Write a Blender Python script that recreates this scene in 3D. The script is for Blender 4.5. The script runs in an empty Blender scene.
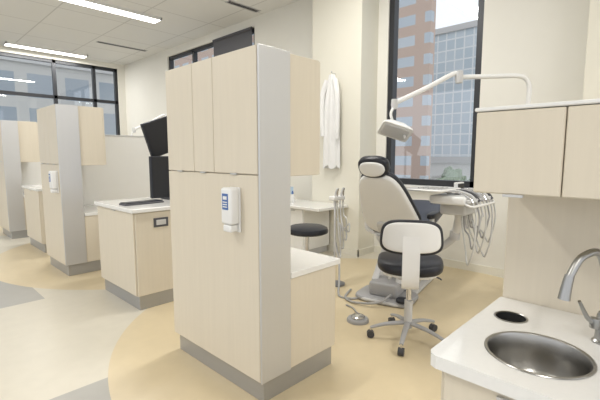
import bpy, bmesh, math, random
from mathutils import Vector, Matrix
random.seed(3)
S=bpy.context.scene
C=S.collection
ORG={}
# ---------------------------------------------------------------- materials
def mat(name,col,rough=.5,metal=0,var=0,scale=(6,6,6),emit=0,coat=0,alpha=1):
    m=bpy.data.materials.new(name); m.use_nodes=True
    nt=m.node_tree; b=nt.nodes['Principled BSDF']
    b.inputs['Roughness'].default_value=rough; b.inputs['Metallic'].default_value=metal
    b.inputs['Base Color'].default_value=(*col,1)
    if coat: b.inputs['Coat Weight'].default_value=coat
    if emit:
        b.inputs['Emission Color'].default_value=(*col,1); b.inputs['Emission Strength'].default_value=emit
    if var:
        tc=nt.nodes.new('ShaderNodeTexCoord'); mp=nt.nodes.new('ShaderNodeMapping'); mp.inputs['Scale'].default_value=scale
        nz=nt.nodes.new('ShaderNodeTexNoise'); nz.inputs['Scale'].default_value=1; nz.inputs['Detail'].default_value=6
        mx=nt.nodes.new('ShaderNodeMix'); mx.data_type='RGBA'
        mx.inputs['A'].default_value=(*[c*(1-var) for c in col],1); mx.inputs['B'].default_value=(*[min(1,c*(1+var)) for c in col],1)
        nt.links.new(tc.outputs['Object'],mp.inputs['Vector']); nt.links.new(mp.outputs['Vector'],nz.inputs['Vector'])
        nt.links.new(nz.outputs['Fac'],mx.inputs['Factor']); nt.links.new(mx.outputs['Result'],b.inputs['Base Color'])
    return m
WOOD=mat('pale_maple',(.68,.615,.50),.40,var=.045,scale=(45,45,2.0))
WOODH=mat('pale_maple_edge',(.60,.54,.43),.45,var=.045,scale=(30,30,3))
METAL=mat('brushed_metal',(.60,.60,.60),.36,.5,var=.012,scale=(60,60,2))
KICK=mat('toe_kick_metal',(.42,.42,.42),.34,.6,var=.03,scale=(4,4,60))
CHROME=mat('chrome',(.72,.72,.73),.16,1)
STEEL=mat('stainless',(.42,.41,.39),.28,1,var=.06,scale=(20,20,20))
NICKEL=mat('brushed_nickel',(.40,.40,.39),.3,1,var=.04,scale=(20,20,20))
WHITEP=mat('white_plastic',(.80,.80,.79),.35,var=.02)
GREYP=mat('grey_plastic',(.17,.172,.18),.42,var=.08)
MGREY=mat('medium_grey_plastic',(.38,.38,.39),.45,var=.05)
LGREY=mat('light_grey_plastic',(.58,.58,.58),.4,var=.03)
DKGREY=mat('dark_grey_plastic',(.07,.07,.08),.5,var=.05)
BLACK=mat('black_vinyl',(.012,.014,.022),.42,var=.2,scale=(30,30,30))
NAVY=mat('navy_upholstery',(.018,.024,.045),.45,var=.2,scale=(20,20,20))
TOP=mat('white_worktop',(.79,.785,.765),.22,var=.03,scale=(60,60,60),coat=.3)
WALL=mat('wall_cream_paint',(.79,.775,.715),.85,var=.015)
COL=mat('column_cream_paint',(.76,.735,.64),.85,var=.015)
PART=mat('partition_white',(.83,.83,.81),.7,var=.02)
FRAME=mat('dark_window_frame',(.035,.037,.042),.4,.3,var=.05)
SCREEN=mat('dark_screen',(.008,.008,.01),.5)
BLUE=mat('blue_label',(.07,.15,.38),.45,var=.05)
LBLUE=mat('pale_blue_card',(.45,.58,.72),.6,var=.05)
CLOTH=mat('white_cloth',(.79,.79,.78),.9,var=.03)
HOSE=mat('hose_grey',(.58,.58,.56),.45,var=.03)
DHOSE=mat('hose_dark_grey',(.36,.36,.36),.45,var=.03)
DARK=mat('dark_void',(.02,.02,.02),.8)
RUB=mat('caster_rubber',(.05,.05,.055),.5,var=.05)
LEAF=mat('tree_leaves',(.26,.32,.23),.9,var=.3,scale=(3,3,3))
BARK=mat('tree_bark',(.15,.12,.10),.9,var=.2)
LAMP=mat('lamp_diffuser',(1,.98,.94),.5,emit=8)
def glass():
    m=bpy.data.materials.new('window_glass'); m.use_nodes=True; nt=m.node_tree; nt.nodes.clear()
    o=nt.nodes.new('ShaderNodeOutputMaterial'); mx=nt.nodes.new('ShaderNodeMixShader'); t=nt.nodes.new('ShaderNodeBsdfTransparent'); g=nt.nodes.new('ShaderNodeBsdfGlossy')
    t.inputs[0].default_value=(.96,.98,.99,1); g.inputs['Roughness'].default_value=.02; mx.inputs[0].default_value=.08
    nt.links.new(t.outputs[0],mx.inputs[1]); nt.links.new(g.outputs[0],mx.inputs[2]); nt.links.new(mx.outputs[0],o.inputs[0]); return m
GLASS=glass()
def brickmat(name,c1,c2,mortar,scale,bw,rh,ms,rough=.8,axis='YZ',emit=0):
    m=bpy.data.materials.new(name); m.use_nodes=True; nt=m.node_tree; b=nt.nodes['Principled BSDF']; b.inputs['Roughness'].default_value=rough
    g=nt.nodes.new('ShaderNodeNewGeometry'); sp=nt.nodes.new('ShaderNodeSeparateXYZ'); cb=nt.nodes.new('ShaderNodeCombineXYZ'); br=nt.nodes.new('ShaderNodeTexBrick')
    br.offset=0; br.inputs['Scale'].default_value=scale; br.inputs['Brick Width'].default_value=bw; br.inputs['Row Height'].default_value=rh; br.inputs['Mortar Size'].default_value=ms
    br.inputs['Mortar Smooth'].default_value=0
    br.inputs['Color1'].default_value=(*c1,1); br.inputs['Color2'].default_value=(*c2,1); br.inputs['Mortar'].default_value=(*mortar,1)
    nt.links.new(g.outputs['Position'],sp.inputs[0])
    if axis=='FAC':
        ad=nt.nodes.new('ShaderNodeMath'); ad.operation='ADD'; nt.links.new(sp.outputs['X'],ad.inputs[0]); nt.links.new(sp.outputs['Y'],ad.inputs[1])
        nt.links.new(ad.outputs[0],cb.inputs['X']); nt.links.new(sp.outputs['Z'],cb.inputs['Y'])
    else:
        nt.links.new(sp.outputs['X'],cb.inputs['X']); nt.links.new(sp.outputs['Y'],cb.inputs['Y'])
    nt.links.new(cb.outputs[0],br.inputs['Vector']); nt.links.new(br.outputs['Color'],b.inputs['Base Color'])
    return m
CEIL=brickmat('ceiling_tile',(.78,.78,.765),(.77,.77,.755),(.60,.60,.585),1,1.2,1.2,.012,.9,'XY')
def floormat():
    m=bpy.data.materials.new('vinyl_floor'); m.use_nodes=True; nt=m.node_tree; b=nt.nodes['Principled BSDF']; b.inputs['Roughness'].default_value=.32
    N=nt.nodes.new; L=nt.links.new
    g=N('ShaderNodeNewGeometry'); sp=N('ShaderNodeSeparateXYZ'); L(g.outputs['Position'],sp.inputs[0])
    def mth(op,a,b_=None,c=None):
        n=N('ShaderNodeMath'); n.operation=op
        for i,v in enumerate((a,b_,c)):
            if v is None: continue
            if isinstance(v,(int,float)): n.inputs[i].default_value=v
            else: L(v,n.inputs[i])
        return n.outputs[0]
    x=sp.outputs['X']; y=sp.outputs['Y']
    w=mth('WRAP',mth('SUBTRACT',y,1.95),2.175,-2.175)
    dx=mth('SUBTRACT',x,3.0)
    r=mth('SQRT',mth('ADD',mth('MULTIPLY',dx,dx),mth('MULTIPLY',w,w)))
    disc=mth('LESS_THAN',r,2.2)
    g1=mth('LESS_THAN',mth('ABSOLUTE',mth('SUBTRACT',y,5.60)),.85)
    g2=mth('LESS_THAN',mth('ABSOLUTE',mth('SUBTRACT',y,2.0)),.72)
    gr=mth('MULTIPLY',mth('MAXIMUM',g1,g2),mth('LESS_THAN',x,1.06))
    nz=N('ShaderNodeTexNoise'); nz.inputs['Scale'].default_value=9; nz.inputs['Detail'].default_value=8; L(g.outputs['Position'],nz.inputs['Vector'])
    def mix(f,a,b_,t='MIX'):
        n=N('ShaderNodeMix'); n.data_type='RGBA'; n.blend_type=t
        if isinstance(f,float): n.inputs['Factor'].default_value=f
        else: L(f,n.inputs['Factor'])
        for k,v in (('A',a),('B',b_)):
            if isinstance(v,tuple): n.inputs[k].default_value=(*v,1)
            else: L(v,n.inputs[k])
        return n.outputs['Result']
    c=mix(gr,(.64,.60,.505),(.40,.39,.36))
    c=mix(disc,c,(.66,.555,.37))
    mot=mix(nz.outputs['Fac'],(.94,.94,.94),(1.05,1.05,1.05))
    c=mix(1.0,c,mot,'MULTIPLY')
    L(c,b.inputs['Base Color']); return m
FLOOR=floormat()
# ---------------------------------------------------------------- mesh helpers
def mk(name,bm,m,parent=None,M=None,smooth=False,ang=35):
    if M is not None: bmesh.ops.transform(bm,matrix=M,verts=bm.verts)
    bmesh.ops.recalc_face_normals(bm,faces=bm.faces)
    lo=Vector([min(v.co[i] for v in bm.verts) for i in range(3)]); hi=Vector([max(v.co[i] for v in bm.verts) for i in range(3)])
    c=(lo+hi)/2
    if parent is None: c.z=lo.z
    for v in bm.verts: v.co-=c
    me=bpy.data.meshes.new(name); bm.to_mesh(me); bm.free()
    me.materials.append(m)
    if smooth:
        me.shade_smooth(); me.set_sharp_from_angle(angle=math.radians(ang))
    o=bpy.data.objects.new(name,me); C.objects.link(o)
    if parent is not None:
        o.parent=parent; o.location=c-ORG.get(parent.name,Vector((0,0,0)))
    else: o.location=c
    ORG[o.name]=c
    return o
def box(name,lo,hi,m,parent=None,bev=.003,M=None,seg=1):
    bm=bmesh.new(); bmesh.ops.create_cube(bm,size=1)
    for v in bm.verts: v.co=Vector([lo[i]+(v.co[i]+.5)*(hi[i]-lo[i]) for i in range(3)])
    if bev: bmesh.ops.bevel(bm,geom=bm.edges[:],offset=bev,segments=seg,affect='EDGES',profile=.5)
    return mk(name,bm,m,parent,M,smooth=seg>1)
def boxes(name,lst,m,parent=None):
    bm=bmesh.new()
    for lo,hi in lst:
        r=bmesh.ops.create_cube(bm,size=1)
        for v in r['verts']: v.co=Vector([lo[i]+(v.co[i]+.5)*(hi[i]-lo[i]) for i in range(3)])
    return mk(name,bm,m,parent)
def catmull(P,k=6):
    P=[Vector(p) for p in P]; out=[]
    for i in range(len(P)-1):
        p0=P[max(i-1,0)];p1=P[i];p2=P[i+1];p3=P[min(i+2,len(P)-1)]
        for j in range(k):
            t=j/k; out.append(.5*((2*p1)+(p2-p0)*t+(2*p0-5*p1+4*p2-p3)*t*t+(3*p1-p0-3*p2+p3)*t**3))
    out.append(P[-1]); return out
def sweep(name,P,r,m,parent=None,n=10,k=6,M=None,flat=1.0):
    pts=catmull(P,k) if k>1 else [Vector(p) for p in P]
    bm=bmesh.new(); rings=[]; T=(pts[1]-pts[0]).normalized()
    up=Vector((0,0,1)) if abs(T.z)<.9 else Vector((1,0,0)); N=T.cross(up).normalized()
    for i,p in enumerate(pts):
        a=pts[max(i-1,0)]; b=pts[min(i+1,len(pts)-1)]; T=(b-a).normalized()
        N=(N-T*N.dot(T)).normalized(); B=T.cross(N)
        rr=r if isinstance(r,(int,float)) else r[0]+(r[1]-r[0])*i/(len(pts)-1)
        rings.append([bm.verts.new(p+rr*(math.cos(2*math.pi*j/n)*N+flat*math.sin(2*math.pi*j/n)*B)) for j in range(n)])
    for i in range(len(rings)-1):
        for j in range(n): bm.faces.new((rings[i][j],rings[i][(j+1)%n],rings[i+1][(j+1)%n],rings[i+1][j]))
    bm.faces.new(rings[0]); bm.faces.new(rings[-1])
    return mk(name,bm,m,parent,M,smooth=True,ang=60)
def lathe(name,prof,m,parent=None,c=(0,0,0),n=36,M=None,ang=40):
    bm=bmesh.new(); rings=[]
    for r,z in prof:
        if r<1e-5: rings.append([bm.verts.new((c[0],c[1],c[2]+z))])
        else: rings.append([bm.verts.new((c[0]+r*math.cos(2*math.pi*j/n),c[1]+r*math.sin(2*math.pi*j/n),c[2]+z)) for j in range(n)])
    for a,b in zip(rings,rings[1:]):
        for j in range(n):
            k=(j+1)%n
            if len(a)==1 and len(b)==1: continue
            if len(a)==1: bm.faces.new((a[0],b[j],b[k]))
            elif len(b)==1: bm.faces.new((a[j],a[k],b[0]))
            else: bm.faces.new((a[j],a[k],b[k],b[j]))
    return mk(name,bm,m,parent,M,smooth=True,ang=ang)
def pillow(name,w,h,t,m,parent=None,n=3,taper=0,p=4,M=None,bend=None,seg=48):
    bm=bmesh.new()
    sc=[0,.3,.55,.75,.87,.94,.98,1.0]
    def P(s,a):
        c=math.cos(a);s_=math.sin(a)
        x=w/2*math.copysign(abs(c)**(2/n),c); y=h/2*math.copysign(abs(s_)**(2/n),s_)
        x*=1-taper*(y/(h/2)+1)/2
        return x*s,y*s
    def B(v): return bend(v) if bend else v
    def ring(s,sg):
        z=sg*t/2*max(0,1-s**p)**(1/p)
        if s==0: return [bm.verts.new(B(Vector((0,0,z))))]
        return [bm.verts.new(B(Vector((*P(s,2*math.pi*j/seg),z)))) for j in range(seg)]
    R=[ring(s,1) for s in sc]+[ring(s,-1) for s in reversed(sc[:-1])]
    for a,b in zip(R,R[1:]):
        for j in range(seg):
            k=(j+1)%seg
            if len(a)==1: bm.faces.new((a[0],b[j],b[k]))
            elif len(b)==1: bm.faces.new((a[j],a[k],b[0]))
            else: bm.faces.new((a[j],a[k],b[k],b[j]))
    return mk(name,bm,m,parent,M,smooth=True,ang=80)
def thing(name,loc,label,cat,group=None,rot=0):
    e=bpy.data.objects.new(name,None); e.empty_display_size=.1; C.objects.link(e); e.location=loc; e.rotation_euler=(0,0,rot)
    e['label']=label; e['category']=cat
    if group: e['group']=group
    return e
def tag(o,label,cat,group=None):
    o['label']=label;o['category']=cat
    if group:o['group']=group
    return o
def struct(o): o['kind']='structure'; return o
def copytree(o,parent=None,off=None):
    n=o.copy(); C.objects.link(n)
    if parent is not None: n.parent=parent; n.matrix_parent_inverse=o.matrix_parent_inverse.copy()
    if off is not None: n.location=Vector(o.location)+Vector(off)
    for ch in list(o.children): copytree(ch,n)
    return n
def frameM(o,ex,ey,ez):
    M=Matrix.Identity(4)
    for i,v in enumerate((ex,ey,ez)):
        v=Vector(v).normalized()
        for r in range(3): M[r][i]=v[r]
    for r in range(3): M[r][3]=o[r]
    return M
# ---------------------------------------------------------------- room
XW=5.2; YF=12.3; H=4.15
struct(box('floor',(-6,-5,-.2),(5.4,12.5,0),FLOOR,bev=0))
struct(box('ceiling',(-6,-5,H),(5.4,12.5,H+.2),CEIL,bev=0))
A=(1.92,3.25,1.08,3.97); Bw=(6.25,9.7,1.08,3.97)
struct(boxes('wall_right',[((XW,-5,0),(5.4,A[0],H)),((XW,A[0],0),(5.4,A[1],A[2])),((XW,A[0],A[3]),(5.4,A[1],H)),
  ((XW,A[1],0),(5.4,Bw[0],H)),((XW,Bw[0],0),(5.4,Bw[1],Bw[2])),((XW,Bw[0],Bw[3]),(5.4,Bw[1],H)),((XW,Bw[1],0),(5.4,12.5,H))],WALL))
struct(boxes('wall_back',[((-6,YF,0),(XW,12.5,.9)),((-6,YF,4.02),(XW,12.5,H)),((5.0,YF,.9),(XW,12.5,4.02))],WALL))
struct(box('trim_1',(4.78,3.42,0),(XW,4.35,H),COL,bev=.004))
struct(box('trim_2',(4.85,-.4,0),(XW,.80,H),COL,bev=.004))
struct(boxes('baseboard_right',[((5.185,-5,0),(XW,-.4,.1)),((5.185,.8,0),(XW,3.42,.1)),((5.185,4.35,0),(XW,YF,.1)),((4.765,3.405,0),(4.78,4.35,.1)),((4.765,3.405,0),(XW,3.42,.1)),((4.835,-.4,0),(4.85,.815,.1)),((4.835,.8,0),(XW,.815,.1))],COL))
def win(name,x0,x1,y0,y1,z0,z1,axis,mull,trans,fw=.07):
    L=[]
    def bar(a0,a1,b0,b1):
        if axis=='Y': L.append(((x0,a0,b0),(x1,a1,b1)))
        else: L.append(((a0,y0,b0),(a1,y1,b1)))
    a0,a1=(y0,y1) if axis=='Y' else (x0,x1)
    bar(a0,a0+fw,z0,z1);bar(a1-fw,a1,z0,z1);bar(a0,a1,z0,z0+fw);bar(a0,a1,z1-fw,z1)
    for q in mull: bar(q-fw/2,q+fw/2,z0,z1)
    for q in trans: bar(a0,a1,q-fw/2,q+fw/2)
    f=struct(boxes(name,L,FRAME))
    if axis=='Y': g=box('window_pane',((x0+x1)/2-.004,y0+.02,z0+.02),((x0+x1)/2+.004,y1-.02,z1-.02),GLASS,f,bev=0)
    else: g=box('window_pane',(x0+.02,(y0+y1)/2-.004,z0+.02),(x1-.02,(y0+y1)/2+.004,z1-.02),GLASS,f,bev=0)
    return f
win('window_1',5.22,5.34,*A[:2],A[2],A[3],'Y',[],[],.08)
win('window_2',5.24,5.34,*Bw[:2],Bw[2],Bw[3],'Y',[7.4,8.55],[],.07)
win('window_3',-6,5.0,12.34,12.44,.9,4.02,'X',[-2.1,-.3,1.55,3.35,4.35],[3.05],.08)
struct(box('trim_3',(5.10,A[0]-.02,A[2]-.04),(5.3,A[1]+.02,A[2]),TOP,bev=.004))
b=thing('roller_blind',(5.17,6.3,3.0),'dark roller blind partly lowered over a tall window','window blind')
box('blind_fabric',(0,0,.0),(.012,1.3,.92),DKGREY,b,bev=0); sweep('blind_tube',[(0.0,0,.95),(0,1.3,.95)],.03,DKGREY,b,k=1); box('bottom_bar',(-.008,0,-.02),(.02,1.3,.01),DKGREY,b)
def clight(x0,x1,y):
    e=thing('linear_ceiling_light',((x0+x1)/2,y,H),'long slim white linear ceiling light, switched on','ceiling light','linear ceiling lights')
    w=(x1-x0)/2
    boxes('housing',[((-w,-.15,-.05),(w,-.13,0)),((-w,.13,-.05),(w,.15,0)),((-w,-.15,-.05),(-w+.02,.15,0)),((w-.02,-.15,-.05),(w,.15,0))],WHITEP,e)
    box('diffuser',(-w+.02,-.13,-.045),(w-.02,.13,-.03),LAMP,e,bev=0)
    ld=bpy.data.lights.new('lamp_glow','AREA'); ld.shape='RECTANGLE'; ld.size=2*w; ld.size_y=.25; ld.energy=58; ld.color=(1,.975,.93)
    lo=bpy.data.objects.new('lamp_glow',ld); C.objects.link(lo); lo.parent=e; lo.location=(0,0,-.06)
clight(1.85,3.95,-1.4); clight(1.85,3.95,3.0); clight(1.75,3.98,7.72); clight(2.2,4.0,11.85)  # first two are extra fixtures out of view, added for fill light
for yy in (-1.4,3.0,7.45): clight(-2.4,-.4,yy)  # extra row outside the view, added to fill the room with light
for i,(x,y,s) in enumerate(((4.70,5.95,.35),(4.3,10.2,.6))):
    e=thing('ceiling_air_vent',(x,y,H),'narrow slotted grey air diffuser in the ceiling','air vent','ceiling air vents')
    boxes('vent_frame',[((-s,-.07,-.012),(s,-.055,0)),((-s,.055,-.012),(s,.07,0)),((-s,-.07,-.012),(-s+.015,.07,0)),((s-.015,-.07,-.012),(s,.07,0))],LGREY,e)
    boxes('vent_slots',[((-s+.015,-.045+k*.035,-.008),(s-.015,-.03+k*.035,-.001)) for k in range(3)],DKGREY,e)
# ---------------------------------------------------------------- tall cabinets
def tall_cabinet(y0,G=1.0):
    e=thing('tall_divider_cabinet',(1.47,y0,0),'tall pale maple divider cabinet with brushed metal end panel','cabinet','tall divider cabinets')
    box('body',(.0,.0,.14),(.225,G,2.1),WOODH,e)
    box('end_panel',(-.018,-.014,.14),(.228,0,2.1),METAL,e,bev=.004)['label']='brushed metal end panel'
    for a,b in ((.655,.997),(.425,.65),(.005,.42)):
        a*=G;b*=G
        d=box('door',(-.018,a,1.39),(0,b,2.097),WOOD,e)
        box('handle',(-.03,(a+b)/2-.03,1.384),(-.018,(a+b)/2+.03,1.392),METAL,d,bev=.001)
    box('lower_panel',(-.018,.003,.145),(0,G-.003,1.384),WOOD,e)
    u=box('upper_cabinet',(.23,.02,1.37),(.52,G,2.1),WOOD,e)
    for a in (.025,.515):
        a*=G
        d=box('door',(.52,a,1.375),(.538,a+.48*G,2.095),WOOD,e); box('handle',(.538,a+.2,1.37),(.552,a+.28,1.378),METAL,d,bev=.001)
    box('base_cabinet',(.23,.0,.14),(.68,G,.73),WOOD,e)
    for a in (.01,.505):
        a*=G
        d=box('door',(.68,a,.15),(.698,a+.485*G,.725),WOOD,e); box('handle',(.698,a+.2,.69),(.715,a+.28,.70),METAL,d,bev=.001)
    box('plinth',(.015,.012,0),(.66,G-.02,.14),KICK,e)
    tag(box('worktop',(1.702,y0-.012,.732),(2.195,y0+G,.772),TOP,bev=.004),'white solid-surface worktop on a low maple cabinet','worktop','white worktops')
    return e
tall_cabinet(1.73,1.02); tall_cabinet(5.42,.82); tall_cabinet(8.6,.82)
def dispenser(y0):
    e=thing('soap_dispenser',(1.452,y0,1.16),'white wall-mounted hand sanitizer dispenser with blue label','dispenser','hand sanitizer dispensers')
    box('backplate',(-.015,-.048,-.12),(0,.048,.15),WHITEP,e,bev=.004)
    box('housing',(-.080,-.052,-.07),(-.012,.052,.15),WHITEP,e,bev=.018,seg=4)
    box('push_lever',(-.075,-.038,-.115),(-.015,.038,-.072),WHITEP,e,bev=.010,seg=3)
    l=box('label_sticker',(-.0825,-.028,.02),(-.0795,.028,.115),BLUE,e,bev=0)
    box('label_print',(-.0842,-.018,.08),(-.0822,.018,.10),WHITEP,l,bev=0)
    for z in (.034,.048,.062): box('label_print',(-.0842,-.021,z),(-.0822,.021,z+.006),WHITEP,l,bev=0)
dispenser(1.935); dispenser(5.52)
def desk(y0):
    e=thing('desk_cabinet',(1.58,y0,0),'waist-high pale maple cabinet on a grey plinth','cabinet','waist-high desk cabinets')
    box('body',(.015,.0,.14),(.93,.9,.955),WOOD,e)
    box('end_panel',(.012,-.014,.145),(.93,0,.95),WOOD,e)
    d=box('door',(-.003,.005,.15),(.015,.895,.95),WOOD,e); box('handle',(-.014,.4,.945),(-.003,.5,.953),METAL,d,bev=.001)
    box('plinth',(.03,.01,0),(.92,.89,.14),KICK,e)
    o=box('outlet_plate',(.19,-.022,.80),(.34,-.014,.89),DKGREY,e,bev=.002)
    box('socket',(.215,-.025,.82),(.315,-.0225,.87),METAL,o,bev=.001)
    tag(box('worktop',(1.555,y0-.035,.957),(2.53,y0+.93,.997),TOP,bev=.005),'white solid-surface worktop on a waist-high cabinet','worktop','white worktops')
desk(3.70); desk(7.0)
def partition(y):
    e=thing('privacy_partition',(1.52,y,0),'white privacy partition, head height, standing beside a tall cabinet','partition','privacy partitions')
    box('panel',(0.0,0,.1),(1.8,.06,1.78),PART,e); box('cap',(-0.01,-.01,1.78),(1.81,.07,1.80),LGREY,e); box('plinth',(0.03,.01,0),(1.77,.05,.1),KICK,e)
partition(6.27); partition(9.45)
def keyboard(x,y,z):
    e=thing('keyboard',(x,y,z),'black computer keyboard lying on the white desk top','keyboard',None,.05)
    box('case',(-.21,-.075,0),(.21,.075,.018),DKGREY,e,bev=.005)
    boxes('keys',[((-.2+i*.0268,-.065+j*.026,.018),(-.2+i*.0268+.022,-.065+j*.026+.021,.026)) for i in range(15) for j in range(5)],BLACK,e)
keyboard(1.83,4.05,.997)
e=thing('computer_mouse',(2.14,3.85,.997),'small black computer mouse on the desk','mouse')
pillow('mouse_body',.06,.1,.05,DKGREY,e,M=Matrix.Translation((0,0,.02)),n=2.4,p=2.4)
e=thing('computer_monitor',(2.36,4.28,.997),'black flat-screen computer monitor standing on the desk','monitor')
box('stand_base',(-.16,-.10,0),(.16,.10,.014),DKGREY,e,bev=.004); box('stand_neck',(-.04,.02,.014),(.04,.055,.25),DKGREY,e,bev=.004)
m=box('casing',(-.32,-.025,.02),(.28,.025,.49),BLACK,e,bev=.006); box('screen',(-.305,-.028,.035),(.265,-.0255,.475),SCREEN,m,bev=0)
e=thing('computer_monitor',(2.44,4.50,.997),'black monitor raised on a pole arm, tilted over the desk','monitor')
sweep('pole',[(0,.06,0),(0,.06,.72)],.022,DKGREY,e,k=1); lathe('pole_foot',[(0,0),(.07,0),(.07,.012),(.02,.02),(0,.02)],DKGREY,e,c=(0,.06,0)); sweep('arm',[(0,.06,.70),(-.06,-.02,.72)],.016,DKGREY,e,k=1)
RM=Matrix.Translation((-.09,-.06,.72))@Matrix.Rotation(math.radians(-20),4,'Y')@Matrix.Rotation(math.radians(6),4,'X')
m=box('casing',(-.27,-.022,-.18),(.27,.022,.23),BLACK,e,bev=.006,M=RM); box('screen',(-.255,-.026,-.165),(.255,-.0225,.215),SCREEN,m,bev=0,M=RM)
# ---------------------------------------------------------------- side counter by the column
e=thing('side_cabinet',(4.15,3.95,0),'low white side cabinet standing against a wall column','cabinet')
box('body',(.02,0,.1),(.6,1.6,.72),PART,e); box('plinth',(.05,.03,0),(.58,1.57,.1),LGREY,e)
for a in (.01,.41,.81,1.21):
    d=box('door',(0,a,.11),(.02,a+.38,.71),PART,e); box('handle',(-.014,a+.15,.68),(0,a+.23,.69),METAL,d,bev=.001)
tag(box('worktop',(4.10,3.60,.722),(4.765,5.58,.762),TOP,bev=.004),'white worktop on the low side cabinet','worktop','white worktops')
for i,(x,y,z,m) in enumerate(((4.45,4.62,.762,WHITEP),(4.45,4.62,.88,LBLUE),(4.5,5.0,.762,WHITEP))):
    e=thing('glove_box',(x,y,z),'small cardboard box of disposable gloves on the side worktop','glove box','glove boxes')
    box('carton',(-.06,-.12,0),(.06,.12,.115),m,e,bev=.002); pillow('opening',.05,.12,.004,DKGREY,e,M=frameM((-.061,0,.06),(0,0,1),(0,1,0),(-1,0,0)),n=2.2)
e=thing('supply_bottle',(4.35,4.36,.762),'small white squeeze bottle with blue cap on the side worktop','bottle')
lathe('bottle_body',[(0,0),(.032,0),(.035,.01),(.035,.10),(.014,.13),(.014,.14),(0,.14)],WHITEP,e); lathe('bottle_cap',[(0,.138),(.016,.138),(.014,.17),(.005,.19),(0,.19)],BLUE,e)
e=thing('hanging_gown',(4.70,3.88,2.68),'white cloth gown hanging from a wall hook on the column','gown')
def gown():
    bm=bmesh.new(); R=[]; n=40
    for k in range(15):
        t=k/14; z=-1.36*t; w=.045+.085*min(1,t*3.2)+.025*t; d=.03+.02*min(1,t*3)
        R.append([bm.verts.new((d*math.cos(a)*(1+.45*math.sin(6*a+t)),w*math.sin(a)*(1+.08*math.cos(9*a+2*t)),z+(.03*math.sin(5*a) if k==14 else 0))) for a in [2*math.pi*j/n for j in range(n)]])
    for a,b in zip(R,R[1:]):
        for j in range(n): bm.faces.new((a[j],a[(j+1)%n],b[(j+1)%n],b[j]))
    bm.faces.new(R[0]); bm.faces.new(R[-1]); return bm
mk('gown_body',gown(),CLOTH,e,smooth=True,ang=80)
sweep('sleeve',[(-.02,.07,-.08),(-.05,.14,-.3),(-.05,.15,-.65),(-.05,.135,-.9)],(.045,.03),CLOTH,e)
sweep('sleeve',[(-.02,-.07,-.08),(-.05,-.14,-.3),(-.05,-.15,-.65),(-.05,-.14,-.95)],(.045,.03),CLOTH,e)
sweep('hook',[(.08,0,.02),(.0,0,.02),(-.01,0,.05)],.008,CHROME,e)
# ---------------------------------------------------------------- dental chair
dc=thing('dental_chair',(3.86,2.23,0),'dental treatment chair with white shell, dark upholstery and raised backrest','dental chair',None,math.radians(11))
pillow('base_plate',1.30,.50,.05,LGREY,dc,n=8,M=Matrix.Translation((.12,0,.025)),p=8)
pillow('base_flange',.44,.60,.055,MGREY,dc,n=5,M=Matrix.Translation((-.30,0,.028)),p=8)
pillow('base_cover',.86,.40,.24,WHITEP,dc,n=6,M=Matrix.Translation((.28,0,.16)),p=6)
box('cover_seam',(-.10,-.203,.12),(.66,.203,.13),MGREY,dc,bev=0)
box('hydraulic_housing',(-.44,-.15,.05),(-.16,.15,.20),MGREY,dc,bev=.03,seg=4)
for s in (-.13,.13):
    sweep('lift_link',[(-.32,s,.18),(.02,s,.52)],.038,LGREY,dc,k=1,flat=.6); sweep('lift_link',[(-.05,s,.24),(.22,s,.54)],.038,LGREY,dc,k=1,flat=.6)
sweep('piston_rod',[(-.25,0,.18),(.1,0,.48)],.024,CHROME,dc,k=1)
lathe('foot_switch',[(0,.055),(.06,.055),(.06,.08),(.045,.095),(0,.1)],BLACK,dc,c=(-.46,-.22,0))
bm=bmesh.new()
R=[]
for z,xc,w,d in ((.24,.30,.50,.34),(.36,.26,.48,.32),(.48,.16,.58,.34),(.60,.08,.66,.40),(.64,.08,.66,.40)):
    R.append([bm.verts.new((xc+w/2*math.copysign(abs(math.cos(a))**.5,math.cos(a)),d/2*math.copysign(abs(math.sin(a))**.5,math.sin(a)),z)) for a in [2*math.pi*j/28 for j in range(28)]])
for a,b in zip(R,R[1:]):
    for j in range(28): bm.faces.new((a[j],a[(j+1)%28],b[(j+1)%28],b[j]))
bm.faces.new(R[0]);bm.faces.new(R[-1]); mk('lift_column',bm,LGREY,dc,smooth=True,ang=60)
def seatbend(off):
    def f(v):
        x=v.x; t=(x+.62)/1.24
        return Vector((x,v.y,v.z+off+.22*max(0,t-.25)**1.2-.04*math.sin(min(1,t*2)*math.pi)))
    return f
T=Matrix.Translation((.40,0,.68))
pillow('seat_shell',1.16,.56,.09,WHITEP,dc,n=4,M=T,bend=seatbend(-.03))
pillow('seat_cushion',1.20,.62,.14,NAVY,dc,n=4,M=T,bend=seatbend(.05))
L=Vector((-.60,0,.70)).normalized()
mid=Vector((-.40,0,1.0))
EX=Vector((0,-1,0)); NZ=EX.cross(L)
MB=frameM(mid,EX,L,NZ)
sg=1 if NZ.x<0 else -1
# shell wraps round the padding: its rim curls forward
pillow('backrest_cushion',.70,.87,.07,BLACK,dc,n=4,taper=.44,p=6,M=MB@Matrix.Translation((0,0,-sg*.02)),bend=lambda v:Vector((v.x,v.y,v.z-sg*.35*v.x*v.x)))
pillow('backrest_shell',.685,.85,.075,WHITEP,dc,n=4,taper=.44,p=5,M=MB@Matrix.Translation((0,0,sg*.018)),bend=lambda v:Vector((v.x,v.y,v.z-sg*.35*v.x*v.x)))
pillow('backrest_hinge_cover',.28,.20,.07,LGREY,dc,n=4,M=MB@Matrix.Translation((0,-.30,sg*.05)))
hp=mid+L*.515
for s in (-.035,.035): sweep('headrest_strut',[mid+L*.3+Vector((0,s,0)),hp+Vector((0,s,0))],.010,CHROME,dc,k=1)
LH=(L+Vector((.25,0,0))).normalized()
MH=frameM(hp,EX,LH,EX.cross(LH))
pillow('headrest',.30,.21,.10,BLACK,dc,n=2.6,M=MH,bend=lambda v:Vector((v.x,v.y,v.z-sg*.8*v.x*v.x)))
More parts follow.
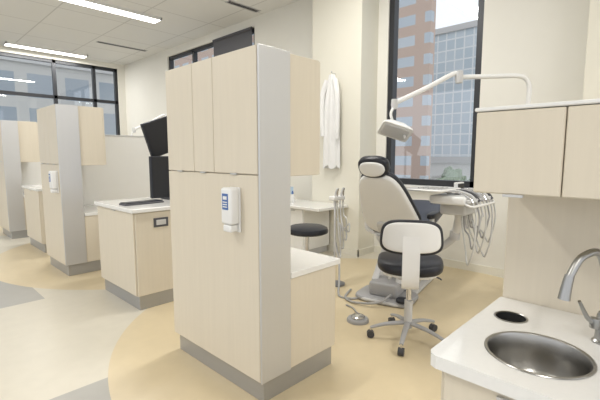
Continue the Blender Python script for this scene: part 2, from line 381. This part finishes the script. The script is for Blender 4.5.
pillow('headrest_cover',.245,.15,.05,WHITEP,dc,n=2.4,M=MH@Matrix.Translation((0,0,sg*.042)),bend=lambda v:Vector((v.x,v.y,v.z-sg*.8*v.x*v.x)))
for s in (-1,1):
    sweep('armrest_bracket',[(-.02,s*.26,.62),(-.02,s*.36,.68),(-.0,s*.36,.84)],.024,WHITEP,dc)
    pillow('armrest',.40,.09,.06,BLACK,dc,n=3,M=Matrix.Translation((.08,s*.36,.87)))
sweep('power_hose',[(-.45,-.1,.10),(-.60,-.02,.05),(-.64,.2,.02),(-.55,.36,.016),(-.3,.42,.016)],.012,DHOSE,dc)
# instrument holder
e=thing('instrument_holder',(3.55,2.84,0),'suction instrument holder with slim looping pale grey hoses','dental instrument holder')
lathe('base',[(0,0),(.10,0),(.10,.02),(.03,.04),(0,.04)],GREYP,e)
sweep('post',[(0,.03,.03),(0,.03,1.0)],.013,LGREY,e,k=1)
box('holder_head',(-.10,-.04,.99),(.10,.045,1.04),WHITEP,e,bev=.012,seg=3)
for i in range(4):
    x=-.08+i*.053; low=.36+.09*i; q=(-1)**i
    sweep('handpiece',[(x,-.02,.96),(x+.01*q,-.03,1.06),(x+.02*q,-.05,1.13)],(.009,.012),CHROME if i%2 else LGREY,e)
    sweep('hose',[(x,-.02,.97),(x-.02,-.05,.82),(x-.05,-.08-.01*i,low+.16),(x-.03,-.10,low+.03),(x+.02,-.10,low),(x+.06,-.07,low+.08),(x*.4+.05,-.04,.66),(.02,.0,.74),(0,.03,.80)],.0085,HOSE if i%2 else LGREY,e)
sweep('hose',[(0,.02,.5),(-.08,-.1,.3),(-.20,-.2,.12),(-.30,-.28,.015),(-.28,-.42,.012),(-.18,-.48,.012)],.011,DHOSE,e)
e=thing('foot_control',(2.88,2.05,0),'low round grey foot pedal with a cable on the floor','foot pedal')
lathe('pedal_base',[(0,0),(.10,0),(.10,.015),(.09,.03),(0,.035)],MGREY,e); lathe('pedal_disc',[(0,.035),(.065,.035),(.065,.045),(.055,.052),(0,.055)],CHROME,e)
sweep('cable',[(.09,.02,.012),(.14,.12,.01),(.2,.2,.01),(.22,.3,.01)],.008,DHOSE,e)
# delivery unit
e=thing('dental_delivery_unit',(4.02,1.65,0),'white dental delivery console with handpieces and drooping hoses','dental delivery unit')
sweep('support_arm',[(.04,.02,.98),(.14,.04,.82),(.20,.10,.66)],.045,WHITEP,e)
lathe('arm_joint',[(0,-.05),(.05,-.05),(.055,0),(.05,.05),(0,.05)],LGREY,e,c=(.20,.10,.64))
sweep('support_arm',[(.20,.10,.62),(.17,.22,.5),(.12,.40,.38)],.04,LGREY,e)
box('console',(-.28,-.18,1.02),(.36,.18,1.105),WHITEP,e,bev=.025,seg=4)
box('console_body',(-.12,-.12,.90),(.26,.14,1.02),LGREY,e,bev=.025,seg=3)
box('control_panel',(-.06,-.14,1.105),(.26,.04,1.113),DKGREY,e,bev=.002)
t_=box('instrument_tray',(-.44,-.02,1.15),(.02,.34,1.17),WHITEP,e,bev=.007); sweep('tray_arm',[(0,.05,1.09),(-.05,.14,1.15)],.018,WHITEP,e,k=1)
box('tray_mat',(-.42,.0,1.1705),(.0,.32,1.174),LGREY,t_,bev=0)
for i in range(5): sweep('hand_instrument',[(-.38,.04+.05*i,1.179),(-.18,.03+.05*i,1.179)],.005,CHROME,e,k=1)
t_=box('display_panel',(.16,.08,1.10),(.34,.12,1.21),WHITEP,e,bev=.006); box('display_glass',(.175,.075,1.115),(.325,.08,1.195),SCREEN,t_,bev=0)
sweep('pull_handle',[(-.24,-.16,1.04),(-.27,-.24,1.02),(-.1,-.26,1.02),(.17,-.26,1.02),(.33,-.24,1.02),(.30,-.16,1.04)],.012,WHITEP,e)
box('handpiece_rail',(-.26,-.22,1.045),(.33,-.18,1.08),LGREY,e,bev=.006)
for i in range(7):
    t=i/6; x=-.22+.52*t; y=-.20; q=(-1)**i
    sweep('handpiece',[(x-.06,y+.20,1.15),(x-.03,y+.12,1.15),(x,y+.02,1.11),(x,y-.03,1.05)],(.008,.015),(CHROME,LGREY,DKGREY,MGREY)[i%4],e)
    dz=.46+.07*((i*2)%5)
    sweep('hose',[(x,y-.03,1.06),(x-.01,y-.07,.92),(x-.05,y-.08,dz+.20),(x-.04,y-.04,dz+.04),(x+.01,y,dz),(x*.8+.07,y+.06,dz+.1),(x*.6+.08,y+.12,.76),(x*.45+.06,y+.14,.93)],.0085,(HOSE,DHOSE,LGREY)[i%3],e)
# dental light
dl=thing('dental_light',(4.62,1.22,0),'white articulated dental operating light on a curved post','dental light','dental operating lights')
lathe('floor_flange',[(0,0),(.1,0),(.1,.02),(.04,.04),(0,.04)],GREYP,dl)
sweep('post',[(0,0,.03),(0,0,1.2),(0,0,2.0),(0,0,2.18),(-.025,.03,2.27),(-.08,.1,2.30),(-.2,.26,2.30),(-.42,.55,2.30)],.024,WHITEP,dl)
lathe('joint',[(0,-.06),(.036,-.06),(.04,0),(.036,.06),(0,.06)],LGREY,dl,c=(-.42,.55,2.30))
sweep('swing_arm',[(-.42,.55,2.32),(-.46,.60,2.33),(-.66,.78,2.19),(-.92,1.0,2.03)],.026,WHITEP,dl)
lathe('joint',[(0,-.05),(.030,-.05),(.036,0),(.030,.05),(0,.05)],LGREY,dl,c=(-.92,1.0,2.02))
sweep('yoke',[(-.92,1.0,2.0),(-.97,1.01,1.92),(-.93,1.0,1.82)],.014,WHITEP,dl)
a1=Vector((.66,-.68,-.30)).normalized(); a2=Vector((.55,.55,-.55)); a2=(a2-a1*a2.dot(a1)).normalized(); a3=a1.cross(a2)
ML=frameM((-.92,.98,1.775),a1,a2,a3); zs=-1 if a3.z>0 else 1
bm=bmesh.new(); R=[]
for z,w,d in ((.065,.12,.08),(.055,.15,.10),(.0,.27,.17),(-.035,.32,.22),(-.05,.32,.22)):
    R.append([bm.verts.new((w/2*math.copysign(abs(math.cos(a))**.2,math.cos(a)),d/2*math.copysign(abs(math.sin(a))**.2,math.sin(a)),-zs*z)) for a in [2*math.pi*(j+.5)/28 for j in range(28)]])
for a,b in zip(R,R[1:]):
    for j in range(28): bm.faces.new((a[j],a[(j+1)%28],b[(j+1)%28],b[j]))
bm.faces.new(R[0]);bm.faces.new(R[-1]); mk('lamp_head',bm,WHITEP,dl,M=ML,smooth=True,ang=25)
pillow('lamp_lens',.27,.17,.016,LGREY,dl,n=8,M=ML@Matrix.Translation((0,0,zs*.052)))
sweep('handle',[ML@Vector((.10,0,zs*.05)),ML@Vector((.11,-.02,zs*.11))],.012,LGREY,dl,k=1)
copytree(dl,None,(0,6.2,0))
# ---------------------------------------------------------------- rolling chairs
def base5(e,r,z,hub,m,rot=0):
    for i in range(5):
        a=rot+2*math.pi*i/5; c,s=math.cos(a),math.sin(a)
        sweep('leg',[(c*.03,s*.03,hub),(c*r*.6,s*r*.6,hub-.02),(c*r,s*r,z)],(.026,.016),m,e,flat=.7)
        w=sweep('caster',[(c*r-s*.022,s*r+c*.022,.03),(c*r+s*.022,s*r-c*.022,.03)],.03,RUB,e,n=18,k=1)
        sweep('caster_stem',[(c*r,s*r,.055),(c*r,s*r,z+.005)],.008,CHROME,w,k=1)
e=thing('assistant_chair',(2.87,1.545,0),'rolling dental stool with black seat and white-shelled backrest','chair',None,math.radians(-60))
base5(e,.30,.085,.14,MGREY,math.radians(-100))
sweep('gas_column',[(0,0,.10),(0,0,.33)],.034,LGREY,e,k=1); sweep('piston',[(0,0,.33),(0,0,.54)],.020,CHROME,e,k=1)
box('mechanism',(-.09,-.12,.525),(.09,.10,.56),LGREY,e,bev=.01,seg=2)
pillow('seat_shell',.43,.41,.05,WHITEP,e,n=3.2,M=Matrix.Translation((0,.02,.575)))
pillow('seat_cushion',.51,.48,.115,BLACK,e,n=3.2,M=Matrix.Translation((0,.02,.63)),bend=lambda v:Vector((v.x,v.y,v.z+.2*v.x*v.x-.15*v.y*v.y)))
bm=bmesh.new(); pts=catmull([(0,-.02,.54),(0,-.20,.51),(0,-.285,.56),(0,-.28,.75),(0,-.255,.90)],6); R=[]
for i,p in enumerate(pts):
    a=pts[max(i-1,0)];b=pts[min(i+1,len(pts)-1)];Tn=(b-a).normalized();N=Vector((0,-Tn.z,Tn.y)); w=.062
    R.append([bm.verts.new(p+Vector((sx*w,0,0))+N*sy*.014) for sx,sy in ((-1,-1),(-.8,-1.4),(.8,-1.4),(1,-1),(1,1),(-1,1))])
for a,b in zip(R,R[1:]):
    for j in range(6): bm.faces.new((a[j],a[(j+1)%6],b[(j+1)%6],b[j]))
bm.faces.new(R[0]);bm.faces.new(R[-1]); mk('back_post',bm,WHITEP,e,smooth=True)
MBk=frameM((0,-.22,.89),(1,0,0),(0,.10,1),Vector((1,0,0)).cross(Vector((0,.10,1))))
pillow('backrest_cushion',.49,.265,.07,BLACK,e,n=3.6,taper=.10,p=5,M=MBk,bend=lambda v:Vector((v.x,v.y,v.z-1.3*v.x*v.x)))
pillow('backrest_shell',.445,.225,.035,WHITEP,e,n=3.6,taper=.10,p=5,M=MBk@Matrix.Translation((0,0,.03)),bend=lambda v:Vector((v.x,v.y,v.z-1.3*v.x*v.x)))
sweep('height_lever',[(.05,0,.54),(.2,.02,.53),(.25,.02,.51)],.006,DKGREY,e)
e=thing('rolling_stool',(3.44,3.20,0),'low rolling stool with round black seat beside the side cabinet','stool')
base5(e,.24,.085,.13,CHROME,.3)
sweep('gas_column',[(0,0,.10),(0,0,.58)],.022,CHROME,e,k=1)
lathe('seat',[(0,.57),(.21,.57),(.245,.585),(.25,.61),(.24,.64),(.2,.66),(0,.665)],BLACK,e)
lathe('seat_plate',[(0,.555),(.09,.555),(.10,.57),(0,.575)],MGREY,e)
# ---------------------------------------------------------------- near sink unit
e=thing('sink_cabinet',(1.15,-.7,0),'pale maple sink base cabinet under a white worktop','cabinet')
box('side_panel',(0,1.18,.14),(.63,1.20,.858),WOOD,e); box('back_panel',(.61,0,.14),(.63,1.18,.858),WOODH,e); box('bottom_panel',(0,0,.14),(.61,1.18,.16),WOODH,e); box('side_panel',(0,0,.14),(.61,.02,.858),WOOD,e)
for a in (.01,.405,.80):
    d=box('door',(-.018,a,.15),(0,a+.385,.85),WOOD,e); box('handle',(-.03,a+.15,.83),(-.018,a+.23,.838),METAL,d,bev=.001)
box('plinth',(.03,.03,0),(.6,1.17,.14),KICK,e)
e=thing('divider_panel_cabinet',(1.785,-.7,0),'pale maple divider back panel standing behind a sink worktop','cabinet')
box('panel',(0,0,.14),(.24,1.225,1.65),WOOD,e); box('plinth',(.02,.02,0),(.22,1.2,.14),KICK,e)
e=thing('overhead_cabinet',(1.41,-.7,1.37),'pale maple overhead cabinet with two visible doors above the sink','cabinet')
box('body',(.018,0,.0),(.375,1.23,.275),WOODH,e); box('cap',(-.002,0,.275),(.375,1.235,.288),TOP,e)
for a,b in ((.97,1.228),(.70,.966),(.43,.696),(.16,.426)):
    d=box('door',(0,a,.003),(.018,b,.272),WOOD,e)
    box('handle',(-.014,(a+b)/2-.03,-.006),(0,(a+b)/2+.03,.003),METAL,d,bev=.001)
SC=(1.335,.285); SR=.144; HC=(1.575,.43); HR=.055
bm=bmesh.new(); x0,x1,y0,y1=1.105,1.782,-.72,.53
def loop(P):
    vs=[bm.verts.new((*p,.9)) for p in P]; return [bm.edges.new((vs[i],vs[(i+1)%len(vs)])) for i in range(len(vs))]
E=loop([(x0+.02,y0),(x1,y0),(x1,y1),(x0+.03,y1),(x0+.01,y1-.01),(x0,y1-.03),(x0,y0+.02)])
for c,r in ((SC,SR),(HC,HR)): E+=loop([(c[0]+r*math.cos(2*math.pi*i/48),c[1]+r*math.sin(2*math.pi*i/48)) for i in range(48)])
bmesh.ops.triangle_fill(bm,use_beauty=True,use_dissolve=False,edges=E)
ex_=bmesh.ops.extrude_face_region(bm,geom=bm.faces[:])
for v in [g for g in ex_['geom'] if isinstance(g,bmesh.types.BMVert)]: v.co.z-=.04
tag(mk('sink_worktop',bm,TOP),'white solid-surface worktop with round cut-outs for sink and waste chute','worktop')
e=thing('sink',(SC[0],SC[1],.9),'round stainless steel sink bowl set into the white worktop','sink')
k=.922
lathe('bowl',[(r*k,z) for r,z in [(.160,.0015),(.158,.004),(.150,.003),(.146,-.004),(.143,-.06),(.135,-.11),(.11,-.135),(.04,-.145),(.03,-.146),(.03,-.150),(.115,-.14),(.14,-.112),(.150,-.06),(.152,-.002),(.160,.0015)]],STEEL,e,n=56)
lathe('drain',[(0,-.149),(.032,-.149),(.034,-.141),(.026,-.140),(.02,-.145),(0,-.145)],CHROME,e)
e=thing('waste_chute',(HC[0],HC[1],.9),'small round waste chute with thin steel ring in the worktop','waste chute')
lathe('ring',[(.0535,.0),(.0575,.0008),(.0575,.002),(.0535,.003),(.051,.001),(.051,-.02),(.0535,-.02),(.0535,.0)],STEEL,e)
lathe('chute_sleeve',[(.0505,-.002),(.0505,-.25),(.048,-.25),(.048,-.002)],DARK,e)
lathe('inner_flap',[(0,-.028),(.047,-.028),(.047,-.032),(0,-.032)],DARK,e)
e=thing('faucet',(1.56,.155,.9),'brushed nickel gooseneck faucet with side lever','faucet')
lathe('base',[(0,0),(.028,0),(.028,.006),(.021,.012),(.019,.09),(.015,.10),(0,.10)],NICKEL,e)
sweep('spout',[(0,0,.09),(0,0,.15),(-.01,.003,.22),(-.055,.02,.30),(-.115,.055,.29),(-.15,.075,.235)],.0115,NICKEL,e,n=16)
sweep('spray_head',[(-.15,.075,.24),(-.158,.08,.20),(-.163,.083,.165)],(.013,.017),NICKEL,e,n=16)
lathe('lever_hub',[(0,-.016),(.014,-.016),(.016,0),(.014,.016),(0,.016)],NICKEL,e,c=(-.018,.02,.065))
sweep('lever',[(-.018,.02,.065),(-.04,.038,.085),(-.082,.056,.145)],(.010,.005),NICKEL,e)
# ---------------------------------------------------------------- outside
BR=brickmat('brick_facade',(.48,.54,.60),(.56,.60,.64),(.55,.41,.34),1,2.9,1.9,.48,.8,'FAC')
GL=brickmat('glass_facade',(.50,.60,.67),(.60,.68,.74),(.80,.83,.85),1,1.3,1.5,.10,.4,'FAC')
GREYB=brickmat('grey_facade',(.30,.36,.42),(.40,.45,.50),(.60,.60,.58),1,3.2,3.2,.5,.7,'FAC')
def building(name,lo,hi,m,label):
    e=thing(name,((lo[0]+hi[0])/2,(lo[1]+hi[1])/2,lo[2]),label,'building')
    w,d,h=(hi[0]-lo[0])/2,(hi[1]-lo[1])/2,hi[2]-lo[2]
    box('facade',(-w,-d,0),(w,d,h),m,e,bev=0); box('parapet',(-w-.3,-d-.3,h),(w+.3,d+.3,h+.8),LGREY,e,bev=0)
building('brick_building',(36,18.0,-9),(36.9,72,24),BR,'tan brick office building with grey-blue windows seen outside')
building('glass_building',(58,12,-9),(74,44,19),GL,'grey-blue glazed office building seen across the street')
building('grey_building',(-30,45,-9),(26,60,10),GREYB,'grey building seen through the end window')
building('low_building',(48,8,-9),(54,24,.5),PART,'low pale building across the street')
def tree(x,y,h,seed):
    random.seed(seed)
    e=thing('street_tree',(x,y,-9),'leafy green street tree seen outside the window','tree','street trees')
    sweep('trunk',[(0,0,0),(.1,0,h*.3),(0,.1,h*.6)],(.25,.12),BARK,e)
    bm=bmesh.new(); bmesh.ops.create_icosphere(bm,subdivisions=4,radius=1)
    for v in bm.verts:
        n=v.co.copy(); f=1+.18*math.sin(5*n.x+seed)*math.sin(6*n.y)+.12*math.sin(11*n.z+seed)*math.cos(9*n.x)+random.uniform(-.05,.05)
        v.co=Vector((n.x*1.5*f,n.y*1.5*f,h*.68+n.z*h*.32*f))
    mk('crown',bm,LEAF,e)
for i,(x,y,h) in enumerate(((33,14.2,8.9),(37,13.6,8.6),(43,18.4,8.9),(42,21.9,9.2))): tree(x,y,h,i)
struct(box('ground',(-150,-60,-9.3),(200,200,-9),mat('street_ground',(.45,.46,.47),.9,var=.1,scale=(.2,.2,.2)),bev=0))
# ---------------------------------------------------------------- world, lights, camera
W=bpy.data.worlds.new('sky'); S.world=W; W.use_nodes=True; nt=W.node_tree; bg=nt.nodes['Background']
bg.inputs[0].default_value=(.94,.96,1,1); bg.inputs[1].default_value=1.27
cam=bpy.data.cameras.new('camera'); cam.lens=24; cam.sensor_width=36; cam.clip_start=.05; cam.clip_end=500
co=bpy.data.objects.new('camera',cam); C.objects.link(co); co.location=(0,0,1.5); co.rotation_euler=(math.radians(90-6.42),0,math.radians(-46)); S.camera=co
S.view_settings.view_transform='Standard'
